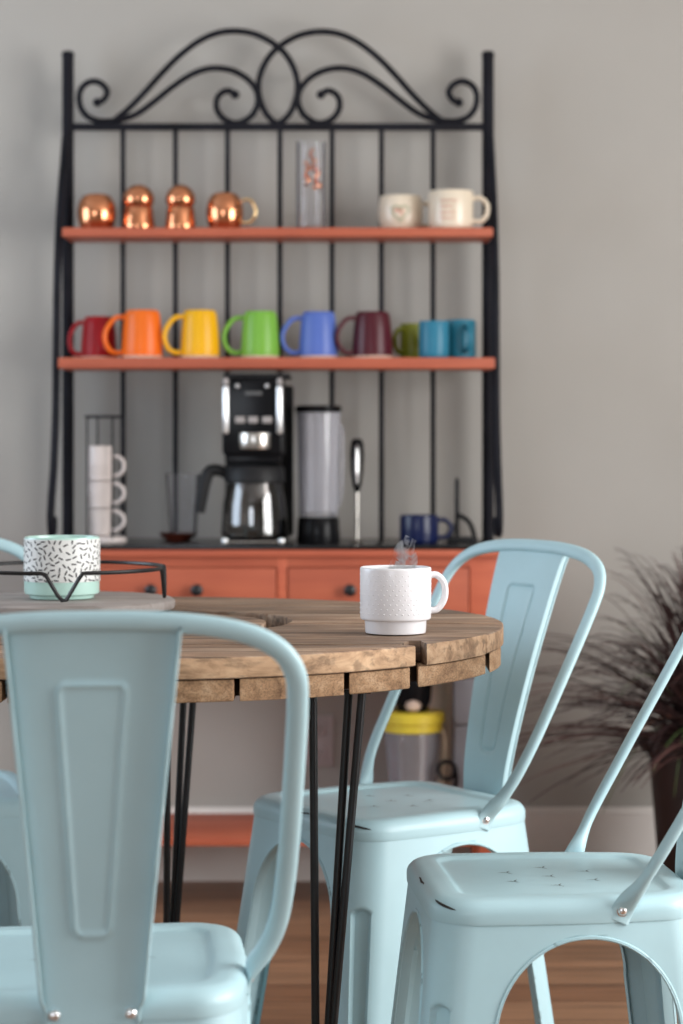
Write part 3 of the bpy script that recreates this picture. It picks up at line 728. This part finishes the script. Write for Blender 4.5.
def straight_mug(glz, px0, px1, pyt, Y, label, hang, zf, py0, group, prof=None, hl=.028, gl2=None):
    r = (px1-px0)/2*Y/F; cx = X_((px0+px1)/2, Y); h = (py0-pyt)*Y/F
    t = thing('mug', label, 'mug', (cx, Y, zf+.0006), 0, group)
    b = B(); pf = prof(r, h) if prof else [(r*.9, 0), (r*.97, .003), (r, .008), (r, h-.004)]
    lathe(b, [(0, .002)]+[(pf[0][0]-.003, .001)]+pf+[(pf[-1][0]-.0015, h), (pf[-1][0]-.004, h-.002), (pf[-1][0]-.005, h*.6), (r*.8, .008), (0, .006)], seg=44)
    obj('body', b, M[glz], t)
    b = B(); handle_tube(b, [(r-.004, h*.80), (r+hl*.5, h*.82), (r+hl*.95, h*.66), (r+hl, h*.5), (r+hl*.9, h*.34), (r+hl*.5, h*.2), (r-.004, h*.22)], .0052, ang=hang, wide=1.3)
    obj('handle', b, M[gl2 or glz], t)
    return t
straight_mug('g_olive', 400, 424, 321, 5.17, 'olive green mug behind the light teal mug', PI+.6, ZL, 357, 'coloured mugs on the lower shelf', hl=.02)
straight_mug('g_teal', 419, 449, 320.5, 5.07, 'teal blue mug with a bright sheen beside the olive mug', 1.9, ZL, 357.5, 'coloured mugs on the lower shelf', hl=.026)
straight_mug('g_teal2', 445, 476, 318.5, 5.125, 'dark teal mug at the post end of the lower shelf, handle towards us', -PI/2+.3, ZL, 357.5, 'coloured mugs on the lower shelf', hl=.026)
GU = 'mugs on the upper shelf'
t = straight_mug('cream', 378.5, 423, 192, 5.16, 'cream mug painted with a heart on the upper shelf', .35, ZU, 227.5, GU, prof=lambda r, h: [(r*.78, 0), (r*.88, .004), (r*.96, h*.25), (r, h*.5), (r*.97, h*.78), (r*.93, h-.004)], hl=.03)
def decal(t, r, shape, a0, m, name, flat=None):
    """small raised marks wrapped on a cylinder: shape = list of polylines in metres"""
    b = B()
    for pl, w in shape:
        P = [Vector(((r(z) + .0004)*math.cos(a0+u/r(z)), (r(z)+.0004)*math.sin(a0+u/r(z)), z)) for u, z in pl]
        tube(b, P, w, 6)
    return obj(name, b, m, t)
r1 = 22.2*5.16/F
rb = lambda z: r1*(.965+.035*math.sin(PI*min(1, max(0, z/.076))))
heart = []
for k in range(33):
    a = 2*PI*k/32; x = 16*math.sin(a)**3; y = 13*math.cos(a)-5*math.cos(2*a)-2*math.cos(3*a)-math.cos(4*a)
    heart.append((x*.00125, .040+y*.00120))
decal(t, rb, [(heart, .0016)], -PI/2-.05, M['sage'], 'heart_outline')
dots = []
for k in range(16):
    a = random.uniform(0, 2*PI); q = random.uniform(.2, .75); x = 16*math.sin(a)**3*q*.00125; z = .040+(13*math.cos(a)-5*math.cos(2*a))*q*.0011
    dots.append((([(x-.0015, z), (x+.0015, z+.001)]), .0018))
decal(t, rb, dots, -PI/2-.05, M['pinkish'], 'heart_flowers')
t = straight_mug('cream', 428.5, 473.5, 189.5, 5.097, 'larger cream mug with faded pink writing at the shelf end', -.15, ZU, 227.5, GU, prof=lambda r, h: [(r*.86, 0), (r*.94, .004), (r*.97, .012), (r*1., h-.004)], hl=.031)
r2 = 22.5*5.097/F
rows_ = []
for j, z in enumerate((.060, .047, .034, .022)):
    u = -.026
    while u < .006-.004*(j % 2):
        w = random.uniform(.004, .007)
        P = [(u+w*k/6, z+.0022*math.sin(k*2.2+j)) for k in range(7)]
        rows_.append((P, .0009)); u += w+.0022
decal(t, lambda z: r2*(.97+.03*z/.08), rows_, -PI/2, M['pinkish'], 'faded_writing')

# copper ware on the upper shelf
def copper_barrel(px0, px1, pyt, Y, label, hang):
    r = (px1-px0)/2*Y/F; h = (227.5-pyt)*Y/F
    t = thing('copper_mug', label, 'mug', (X_((px0+px1)/2, Y), Y, ZU+.0006), 0, 'copper ware on the upper shelf')
    b = B(); lathe(b, [(r*.74, 0), (r*.77, 0), (r*.86, h*.10), (r*.96, h*.26), (r, h*.44), (r*.985, h*.58), (r*.92, h*.73), (r*.80, h*.86), (r*.62, h*.95), (r*.38, h*.99), (0, h)], seg=44)
    lathe(b, [(r*.74, 0), (r*.94, h*.5), (r*.7, h*.93), (0, h*.95)], seg=44)
    obj('body', b, M['copper'], t)
    b = B(); handle_tube(b, [(r*.92, h*.78), (r+.014, h*.80), (r+.026, h*.62), (r+.027, h*.42), (r+.016, h*.22), (r*.92, h*.2)], .0038, ang=hang, wide=1.2); obj('handle', b, M['brass'], t)
copper_barrel(77, 116.5, 190.5, 5.125, 'round copper mug at the post end of the upper shelf', PI/2+.3)
copper_barrel(206, 243.5, 189, 5.125, 'round copper mug with a brass handle beside the domed copper pots', -.1)
def copper_dome(px0, px1, label):
    Y = 5.12; r = (px1-px0)/2*Y/F; h = (227.5-181.5)*Y/F
    t = thing('copper_shaker', label, 'shaker', (X_((px0+px1)/2, Y), Y, ZU+.0006), 0, 'copper ware on the upper shelf')
    b = B(); lathe(b, [(0, 0), (r*.97, 0), (r, .002), (r*.97, h*.12), (r*.90, h*.30), (r*.86, h*.46), (r*.82, h*.49)], seg=40); obj('body', b, M['copper'], t)
    b = B(); cz = h*.68; R_ = r*.93
    pr = [(r*.82, h*.488)]
    for k in range(15):
        a = -PI/2*.62+(PI/2*1.62)*k/14
        pr.append((R_*math.cos(a) if k < 14 else 0, min(h, cz+(h-cz)*math.sin(a))))
    lathe(b, pr, seg=40); obj('domed_lid', b, M['copper'], t)
copper_dome(122, 155.5, 'domed copper shaker nearer the post, beside the round copper mug')
copper_dome(164.5, 196.5, 'domed copper shaker nearer the brass-handled copper mug')
# tall glass with copper ornament
Yg = 5.12; r = 14.8*Yg/F; h = 88*Yg/F
t = thing('glass_vase', 'tall clear glass cylinder with copper ribbon inside on the upper shelf', 'vase', (X_(311, Yg), Yg, ZU+.0006))
b = B(); lathe(b, [(0, 0), (r*.9, 0), (r, .003), (r, h), (r-.002, h), (r-.0025, .008), (0, .008)], seg=40); obj('glass_body', b, M['clear'], t)
b = B()
for k, (dx, dz, amp) in enumerate(((-.012, .10, .005), (-.008, .118, .008), (.002, .135, .008), (.012, .120, .006), (.016, .10, .004))):
    P = [(dx*.9+amp*math.sin(i*1.3+k)*.6, amp*math.cos(i*1.5+k)-.004, dz+.05*(1-i/8)*.9-.02*(k % 2)) for i in range(9)]
    tube(b, smooth_path(P, 4), .0032, 8)
for (x, y, z, q) in ((.017, -.012, .098, .009), (.008, -.016, .094, .006), (-.012, -.01, .150, .005), (.010, -.01, .155, .005)):
    bmesh.ops.create_icosphere(b, subdivisions=2, radius=q, matrix=Matrix.Translation((x, y, z)))
obj('copper_ribbon', b, M['copper'], t)

# ---- worktop: mug tower
Ym = 5.03; s = F/Ym
t = thing('mug_stand', 'black wire mug stand on a pale round foot at the worktop end', 'stand', (X_(105, Ym), Ym, ZW+.0006))
b = B(); lathe(b, [(0, 0), (.040, 0), (.042, .003), (.041, .009), (.036, .013), (0, .014)], (.006, 0, 0), seg=40); obj('foot', b, M['oat_glaze'], t)
b = B(); zt = Z_(417, Ym)-ZW
c = .042
for a in (0.5, 0.5+PI/2, 0.5+PI, 0.5+1.5*PI):
    tube(b, [(c*math.cos(a), c*math.sin(a), .010), (c*math.cos(a), c*math.sin(a), zt)], .002, 8)
tube(b, [(c*math.cos(2*PI*k/40), c*math.sin(2*PI*k/40), zt) for k in range(40)], .0028, 8, closed=True); obj('wire_frame', b, M['iron'], t)
mh = (Z_(446, Ym)-ZW-.0155)/3.28
names = ('lowest white mug of the stack in the black wire stand', 'middle white mug of the stack in the black wire stand', 'topmost white mug of the stack in the black wire stand')
for k in range(3):
    t = thing('stacking_mug', names[k], 'mug', (X_(100, Ym), Ym, ZW+.0156+k*mh), 0, 'white mugs stacked in the wire stand')
    rB, rT = .0225+.0022*k, .0245+.0022*k; hh_ = mh*1.28
    b = B(); lathe(b, [(0, .001), (rB-.003, 0), (rB, .002), (rT, hh_-.002), (rT-.001, hh_), (rT-.0022, hh_-.001), (rB+.0015, mh*.30), (rB-.001, .006), (0, .006)] if k == 2 else [(0, .001), (rB-.003, 0), (rB, .002), (rT, mh-.0012), (rT-.0012, mh-.0006), (rT-.0025, mh-.002), (rB-.001, .006), (0, .006)], seg=40)
    obj('body', b, M['oat_glaze'], t)
    b = B(); handle_tube(b, [(rB+.003, mh*.86), (rT+.012, mh*.90), (rT+.029-.002*k, mh*.72), (rT+.029-.002*k, mh*.40), (rT+.012, mh*.2), (rB-.001, mh*.25)], .0042, ang=-.25, wide=1.35); obj('handle', b, M['oat_glaze'], t)

# ---- glass in a dark red wooden dish
Yd = 5.11
t = thing('glass_tumbler', 'tall clear glass tumbler standing in the dark red dish', 'glass', (X_(183, Yd), Yd, ZW+.0096))
r = 17.5*Yd/F; h = (533-470)*Yd/F
b = B(); lathe(b, [(0, 0), (r*.72, 0), (r*.76, .003), (r, h), (r-.0015, h), (r*.73, .008), (0, .008)], seg=40); obj('body', b, M['clear'], t)
t = thing('wooden_dish', 'small dark red wooden dish under the clear tumbler', 'dish', (X_(178, Yd), Yd, ZW+.0006))
b = B(); lathe(b, [(0, 0), (.026, 0), (.028, .003), (.040, .013), (.043, .017), (.041, .0175), (.030, .0085), (0, .008)], seg=40); obj('bowl', b, M['redbrown'], t)

# ---- coffee maker (front at Y=4.925)
Yk = 4.925
def kx(px): return X_(px, Yk)-kcx
kcx = X_(256, Yk)
def kz(py): return Z_(py, Yk)-ZW-.0006
t = thing('coffee_maker', 'tall black drip coffee maker with silver side pillars and buttons', 'coffee maker', (kcx, Yk, ZW+.0006))
b = B(); box(b, kx(222), kx(287), 0, .212, 0, kz(539), .006); obj('base', b, M['blackp'], t)
b = B(); box(b, kx(223), kx(286), -.003, .004, .003, kz(541), .0025); obj('base_trim', b, M['steel'], t)
b = B(); box(b, kx(222), kx(292), .1425, .212, kz(539.2), kz(384), .008); obj('tower', b, M['blackp'], t)
b = B()
box(b, kx(222), kx(284), .004, .142, kz(456), kz(378), .010, 3)
box(b, kx(225), kx(281), .012, .12, kz(463.5), kz(455.5), .004)
obj('brew_head', b, M['blackp'], t)
b = B(); box(b, kx(223), kx(290), .010, .207, kz(377.8), kz(373), .004); obj('lid', b, M['blackm'], t)
for px in (225.7, 279.5):
    b = B(); lathe(b, [(0, kz(434)), (.006, kz(433.5)), (.0072, kz(432)), (.0072, kz(388)), (.006, kz(386.5)), (0, kz(386))], (kx(px), .004, 0), seg=20); obj('pillar', b, M['chrome'], t)
    b = B(); lathe(b, [(.0065, kz(385)), (.0065, kz(380)), (.004, kz(377.9)), (0, kz(377.9))], (kx(px), .005, 0), seg=16); obj('pillar_cap', b, M['grey_btn'], t)
for px in (237.5, 267):
    b = B(); lathe(b, [(0, .004), (.004, .003), (.0055, 0), (0, 0)], seg=16)
    xf(b, Matrix.Translation((kx(px), .004, kz(386))) @ Matrix.Rotation(PI/2, 4, 'X')); obj('dial', b, M['chrome'], t)
for px in (240, 253, 267):
    b = B(); box(b, kx(px-4.8), kx(px+4.8), -.001, .006, kz(423), kz(416.5), .0015); obj('button', b, M['grey_btn'], t)
b = B(); box(b, kx(245), kx(262), .0028, .0050, kz(395), kz(391.5), .0004); obj('name_badge', b, mat('dim_badge', (.10, .10, .10), rough=.5), t)
b = B(); lathe(b, [(.040, kz(449)), (.0405, kz(448.5)), (.0405, kz(433.5)), (.040, kz(433))], (kx(255), .0285, 0), seg=40, a0=PI*1.16, a1=PI*1.84); obj('silver_band', b, M['steel'], t, solid=.002)
for px in (225, 281.5):
    b = B(); lathe(b, [(0, .0012), (.006, .0012), (.0078, .004), (.0078, kz(540)), (.006, kz(538.5)), (0, kz(538.5))], (kx(px), .004, 0), seg=18); obj('base_stud', b, M['chrome'], t)
# carafe
Yc_ = 4.993; sx = Yc_/F
t = thing('coffee_carafe', 'glass coffee carafe with black collar and handle on the coffee maker plate', 'carafe', (X_(254.5, Yc_), Yc_, ZW+.0006+kz(539)+.0006))
hc = (538-467)*sx; rb_ = 33*sx; rt_ = 27.5*sx
zc = lambda py: (538-py)*sx
b = B(); lathe(b, [(0, 0), (rb_*.94, 0), (rb_, .004), (rb_*1.01, .016), (rb_*.96, zc(505)), (rt_*1.0, zc(482)), (rt_*.98, zc(481)), (rt_*.94, zc(483)), (rb_*.92, zc(505)), (rb_*.96, .016), (rb_*.9, .004), (0, .004)], seg=48); obj('glass_body', b, M['smoky'], t)
b = B(); lathe(b, [(0, .0045), (rb_*.88, .0045), (rb_*.94, .016), (rb_*.93, .030), (0, .030)], seg=48); obj('coffee', b, mat('carafe_coffee', (.012, .006, .004), rough=.1), t)
b = B(); lathe(b, [(rt_*1.0, zc(483)), (rt_*1.1, zc(482)), (rt_*1.08, zc(470)), (rt_*.98, zc(466.5)), (0, zc(466))], seg=48); obj('collar', b, M['blackm'], t, solid=.001)
b = B(); P = smooth_path([(-rt_*.98, -.004, zc(475)), (-rt_*1.3, -.008, zc(471)), (-rt_*1.62, -.01, zc(472)), (-rt_*1.78, -.012, zc(482)), (-rt_*1.92, -.012, zc(500)), (-rt_*2.0, -.012, zc(513))], 6)
tube(b, P, [.0115+.002*math.sin(i/len(P)*PI) for i in range(len(P))], 12); obj('handle', b, M['blackm'], t)

# ---- clear blender jar on black base
Yj = 5.02; r = 22.5*Yj/F
t = thing('jar_blender', 'clear straight jar with black lid and black base beside the coffee maker', 'blender', (X_(318.5, Yj), Yj, ZW+.0006))
zj = lambda py: Z_(py, Yj)-ZW-.0006
b = B(); lathe(b, [(0, 0), (r*.94, 0), (r*.97, .004), (r*.92, zj(519)), (r*.86, zj(517)), (0, zj(517))], seg=44); obj('base', b, M['blackp'], t)
b = B(); lathe(b, [(r*.84, zj(516.6)), (r*.88, zj(513)), (r*.98, zj(412.5)), (r*.94, zj(412.5)), (r*.84, zj(512)), (0, zj(514))], seg=44); obj('clear_jar', b, M['plasticclear'], t)
b = B(); lathe(b, [(0, zj(413)), (r*1.0, zj(412.3)), (r*1.03, zj(411)), (r*1.03, zj(407)), (r*.95, zj(405.5)), (0, zj(405.5))], seg=44); obj('lid', b, M['blackp'], t)
b = B(); tube(b, smooth_path([(r*.97, -.004, zj(425)), (r*1.06, -.006, zj(435)), (r*1.05, -.006, zj(480)), (r*.93, -.004, zj(505))], 6), .004, 10); obj('handle', b, M['plasticclear'], t)

# ---- milk frother
Yf = 5.04; zf_ = lambda py: Z_(py, Yf)-ZW-.0006
t = thing('milk_frother', 'upright milk frother with black and silver handle on a thin shaft', 'frother', (X_(357, Yf), Yf, ZW+.0006))
b = B(); lathe(b, [(0, 0), (.016, 0), (.017, .002), (.014, .004), (0, .005)], seg=24); obj('foot', b, M['steel'], t)
b = B(); lathe(b, [(0, .0052), (.0042, .0052), (.0042, zf_(492)), (0, zf_(492))], seg=14); obj('shaft', b, M['steel'], t)
b = B(); lathe(b, [(0, zf_(492)-.0002), (.005, zf_(491.5)), (.010, zf_(485)), (.0145, zf_(470)), (.0158, zf_(455)), (.0145, zf_(444)), (.010, zf_(439)), (0, zf_(438))], seg=28); obj('grip', b, M['blackp'], t)
b = B(); quad = []
for k in range(13):
    z = zf_(485)+(zf_(445)-zf_(485))*k/12; w = .0066*math.sin(PI*(k+1.2)/14.4)**.5
    rr_ = .0146 if 2 < k < 12 else .0128
    quad.append([(-w, -rr_-.0012+.001*1, z), (0, -rr_-.0026, z), (w, -rr_-.0012+.001, z)])
quadgrid(b, quad); obj('grip_inlay', b, M['chrome'], t, solid=.001)

# ---- navy mug and black wire gadget
t = straight_mug('navy', 399.5, 438.5, 516, 5, 'dark navy mug on the worktop near the post', .2, ZW, 544, None, hl=.028)
Yn = 5.05; zn = lambda py: Z_(py, Yn)-ZW-.0006
t = thing('wire_stand', 'black stand with an upright rod and bent arms beside the navy mug', 'stand', (X_(462, Yn), Yn, ZW+.0006))
nx = lambda px: X_(px, Yn)-X_(462, Yn)
b = B(); box(b, nx(447), nx(477), -.03, .03, 0, .012, .004); obj('base', b, M['blackm'], t)
b = B(); tube(b, [(nx(457), 0, .008), (nx(457), 0, zn(481)), (nx(457), 0, zn(478))], [.0052, .0052, .003], 10); obj('rod', b, M['blackm'], t)
for pts in ([(nx(458), -.004, zn(515)), (nx(466), -.01, zn(519)), (nx(471.5), -.012, zn(527)), (nx(475), -.012, zn(541))], [(nx(457), .004, zn(524)), (nx(452), -.01, zn(530)), (nx(449), -.014, zn(541))]):
    b = B(); tube(b, smooth_path(pts, 6), .0055, 10); obj('arm', b, M['blackm'], t)

# ---- bottom shelf things
Yq = 5.04; s = Yq/F; zq = lambda py: Z_(py, Yq)-ZB-.0006
t = thing('personal_blender', 'clear upturned blender cup with yellow band and black motor top', 'blender', (X_(412.5, Yq), Yq, ZB+.0006))
r = 30*s
b = B(); lathe(b, [(0, .001), (r*.66, 0), (r*.70, .004), (r*.80, zq(780)), (r*.95, zq(731)), (r*.92, zq(731)), (r*.77, zq(780)), (r*.66, .006), (0, .006)], seg=48); obj('clear_cup', b, M['hazy'], t)
b = B(); lathe(b, [(r*.90, zq(731)), (r*.99, zq(730)), (r*.99, zq(722)), (r*1.06, zq(721)), (r*1.06, zq(713)), (r*1.0, zq(711)), (0, zq(711))], seg=48); obj('yellow_band', b, M['yellow_lid'], t, solid=.001)
b = B(); lathe(b, [(0, zq(710.5)), (r*.50, zq(710.5)), (r*.62, zq(700)), (r*.66, zq(685)), (r*.60, zq(668)), (r*.4, zq(662)), (0, zq(661))], seg=40); obj('motor_top', b, M['blackp'], t)
b = B(); bmesh.ops.create_uvsphere(b, u_segments=16, v_segments=10, radius=.017, matrix=Matrix.Translation((0, -r*.58, zq(704))) @ Matrix.Scale(.75, 4, (0, 0, 1))); obj('dial', b, M['bisque'], t)
b = B(); P = smooth_path([(r*.9, -.01, zq(728)), (r*1.06, -.012, zq(740)), (r*.98, -.012, zq(785)), (r*.80, -.01, zq(812))], 6); tube(b, P, .006, 10); obj('handle', b, M['tan'], t)
Yx = 5.16
t = tag(obj('canister', (lambda b: (lathe(b, [(0, 0), (.024, 0), (.026, .003), (.026, .33), (.024, .345), (.018, .352), (.018, .372), (0, .374)], seg=32), b)[1])(B()), M['cream'], loc=(X_(440, Yx), Yx, ZB+.0006)), 'tall slim cream canister behind the yellow-banded blender cup', 'canister')
t = thing('storage_box', 'grey enamel box with a lid seam on the bottom shelf beside the blender', 'box', (X_(467, 5.07), 5.07, ZB+.0006))
w = 14*5.07/F
b = B(); box(b, -w, w, -.06, .06, 0, .228, .005); obj('body', b, M['grey_metal'], t)
b = B(); box(b, -w, w, -.06, .06, .2305, .33, .005); obj('lid', b, M['grey_metal'], t)
Yw = 4.97
b = B(); P = [( .019*math.cos(k/24*2*PI), -.001*k/24, .0245+.019*math.sin(k/24*2*PI)+.0) for k in range(72)]
tube(b, [(p[0], p[1]+.004*(i//24), p[2]) for i, p in enumerate(P)], .0042, 8)
zc_ = ZB+.0085-(Z_(771, Yw)-.0245)
tube(b, smooth_path([(.019, .004, .0245), (.021, .006, .0), (.012, .012, zc_*.45), (.016, .016, zc_*.80), (.020, .010, zc_*.985), (.012, -.025, zc_), (-.02, -.030, zc_)], 8), .0042, 8)   # its tail drops to the shelf
tag(obj('cable_coil', b, M['blackp'], loc=(X_(447, Yw), Yw+.01, Z_(771, Yw)-.0245)), 'looped black cable with its tail on the shelf beside the clear blender cup', 'cable')

# ------------------------------------------------------------------ potted purple grass
GX, GY = .795, 4.90
t = thing('potted_grass', 'dark purple ornamental grass in a tall dark brown pot by the wall', 'potted plant', (GX, GY, 0))
PT = .385
b = B(); lathe(b, [(0, .0006), (.105, .0006), (.112, .008), (.140, PT-.03), (.158, PT-.028), (.160, PT-.004), (.156, PT), (.146, PT-.002), (.143, PT-.04), (0, PT-.04)], seg=48); obj('pot', b, M['pot'], t)
b = B(); lathe(b, [(.141, PT-.038), (.09, PT-.024), (0, PT-.02)], seg=32); obj('soil', b, M['soil'], t)
def blade(b, az, reach, rise, droop, w, base_r=.05, n=10):
    d = Vector((math.cos(az), math.sin(az), 0)); nrm = Vector((-d.y, d.x, 0)); rows = []
    bx = random.uniform(-base_r, base_r); by = random.uniform(-base_r, base_r); tw = random.uniform(-.6, .6)
    for i in range(n+1):
        u = i/n
        p = Vector((bx, by, PT-.035))+d*(reach*(u**1.05))+Vector((0, 0, rise*(1-(1-u)**1.7)-droop*.26*u*u))
        if p.y+GY > WY-.03: p.y = WY-.03-GY
        if p.z < .02: p.z = .02
        ww_ = w*(1-u)**.6*(.6+.4*min(1, u*5))+.0004
        tn = (nrm*math.cos(tw)+Vector((0, 0, 1))*math.sin(tw)*.6)
        rows.append([p-tn*ww_, p+Vector((0, 0, -ww_*.35)), p+tn*ww_])
    quadgrid(b, rows)
b = B()
for k in range(370):
    az = random.choice((random.uniform(0, 2*PI), random.gauss(PI+.15, .45), random.gauss(PI+.5, .5)))
    tall = random.random()
    if tall < .40: blade(b, az, random.uniform(.03, .26), random.uniform(.26, .46), random.uniform(0, .2), random.uniform(.0035, .0068))
    elif tall < .8: blade(b, az, random.uniform(.12, .50), random.uniform(.14, .34), random.uniform(.15, .5), random.uniform(.0035, .0065))
    else: blade(b, az, random.uniform(.2, .50), random.uniform(.04, .16), random.uniform(.1, .5), random.uniform(.0035, .007))
o = obj('purple_blades', b, M['blade'], t, solid=.0006); o['kind'] = 'stuff'
b = B()
for k in range(12): blade(b, random.gauss(PI+.6, .8), random.uniform(.08, .30), random.uniform(.15, .36), random.uniform(.3, 1.3), random.uniform(.0035, .006))
obj('green_blades', b, M['leaf_green'], t, solid=.0006)
b = B()
for k in range(9): blade(b, random.gauss(PI+.7, .6), random.uniform(.05, .18), random.uniform(.08, .28), random.uniform(.2, 1.0), random.uniform(.005, .009))
obj('rust_leaves', b, M['leaf_rust'], t, solid=.0006)

# ------------------------------------------------------------------ daylight through the two side windows, plus an added front fill
def area(name, loc, rot, sx_, sy_, power, col):
    l = bpy.data.lights.new(name, 'AREA'); l.shape = 'RECTANGLE'; l.size = sx_; l.size_y = sy_; l.energy = power; l.color = col
    o = bpy.data.objects.new(name, l); C.objects.link(o); o.location = loc; o.rotation_euler = rot; return o
area('daylight_right', (XR+.02, (RW[0]+RW[1])/2, (RW[2]+RW[3])/2), (0, PI/2, 0), RW[3]-RW[2]-.1, RW[1]-RW[0]-.1, 127, (1, .985, .965))
area('daylight_left', (XL-.02, (LW[0]+LW[1])/2, (LW[2]+LW[3])/2), (0, -PI/2, 0), LW[3]-LW[2]-.1, LW[1]-LW[0]-.1, 33, (.72, .85, 1))
area('fill_light_front', ((FW[0]+FW[1])/2, YB-.02, (FW[2]+FW[3])/2), (PI/2, 0, 0), FW[1]-FW[0]-.1, FW[3]-FW[2]-.1, 40, (.86, .92, 1))  # added cool fill that brightens the camera side
w = bpy.data.worlds.new('sky'); bpy.context.scene.world = w; w.use_nodes = True
bg = w.node_tree.nodes['Background']; bg.inputs[0].default_value = (.75, .85, 1, 1); bg.inputs[1].default_value = 1.

# ------------------------------------------------------------------ camera
cd = bpy.data.cameras.new('camera'); cam = bpy.data.objects.new('camera', cd); C.objects.link(cam)
cam.location = (0, 0, H); cam.rotation_euler = (PI/2, 0, 0)
cd.sensor_fit = 'VERTICAL'; cd.sensor_height = 36; cd.lens = F/1024*36
cd.shift_y = -(512-HY)/1024; cd.shift_x = 0
cd.dof.use_dof = True; cd.dof.focus_distance = 3.12; cd.dof.aperture_fstop = cd.lens*.001/.0200
sc_ = bpy.context.scene; sc_.camera = cam
sc_.view_settings.view_transform = 'Standard'; sc_.view_settings.look = 'None'; sc_.view_settings.gamma = 1; sc_.view_settings.use_curve_mapping = False
sc_.view_settings.exposure = 0.
sc_.cycles.use_denoising = True; sc_.cycles.max_bounces = 10; sc_.cycles.transparent_max_bounces = 24; sc_.cycles.sample_clamp_indirect = 6
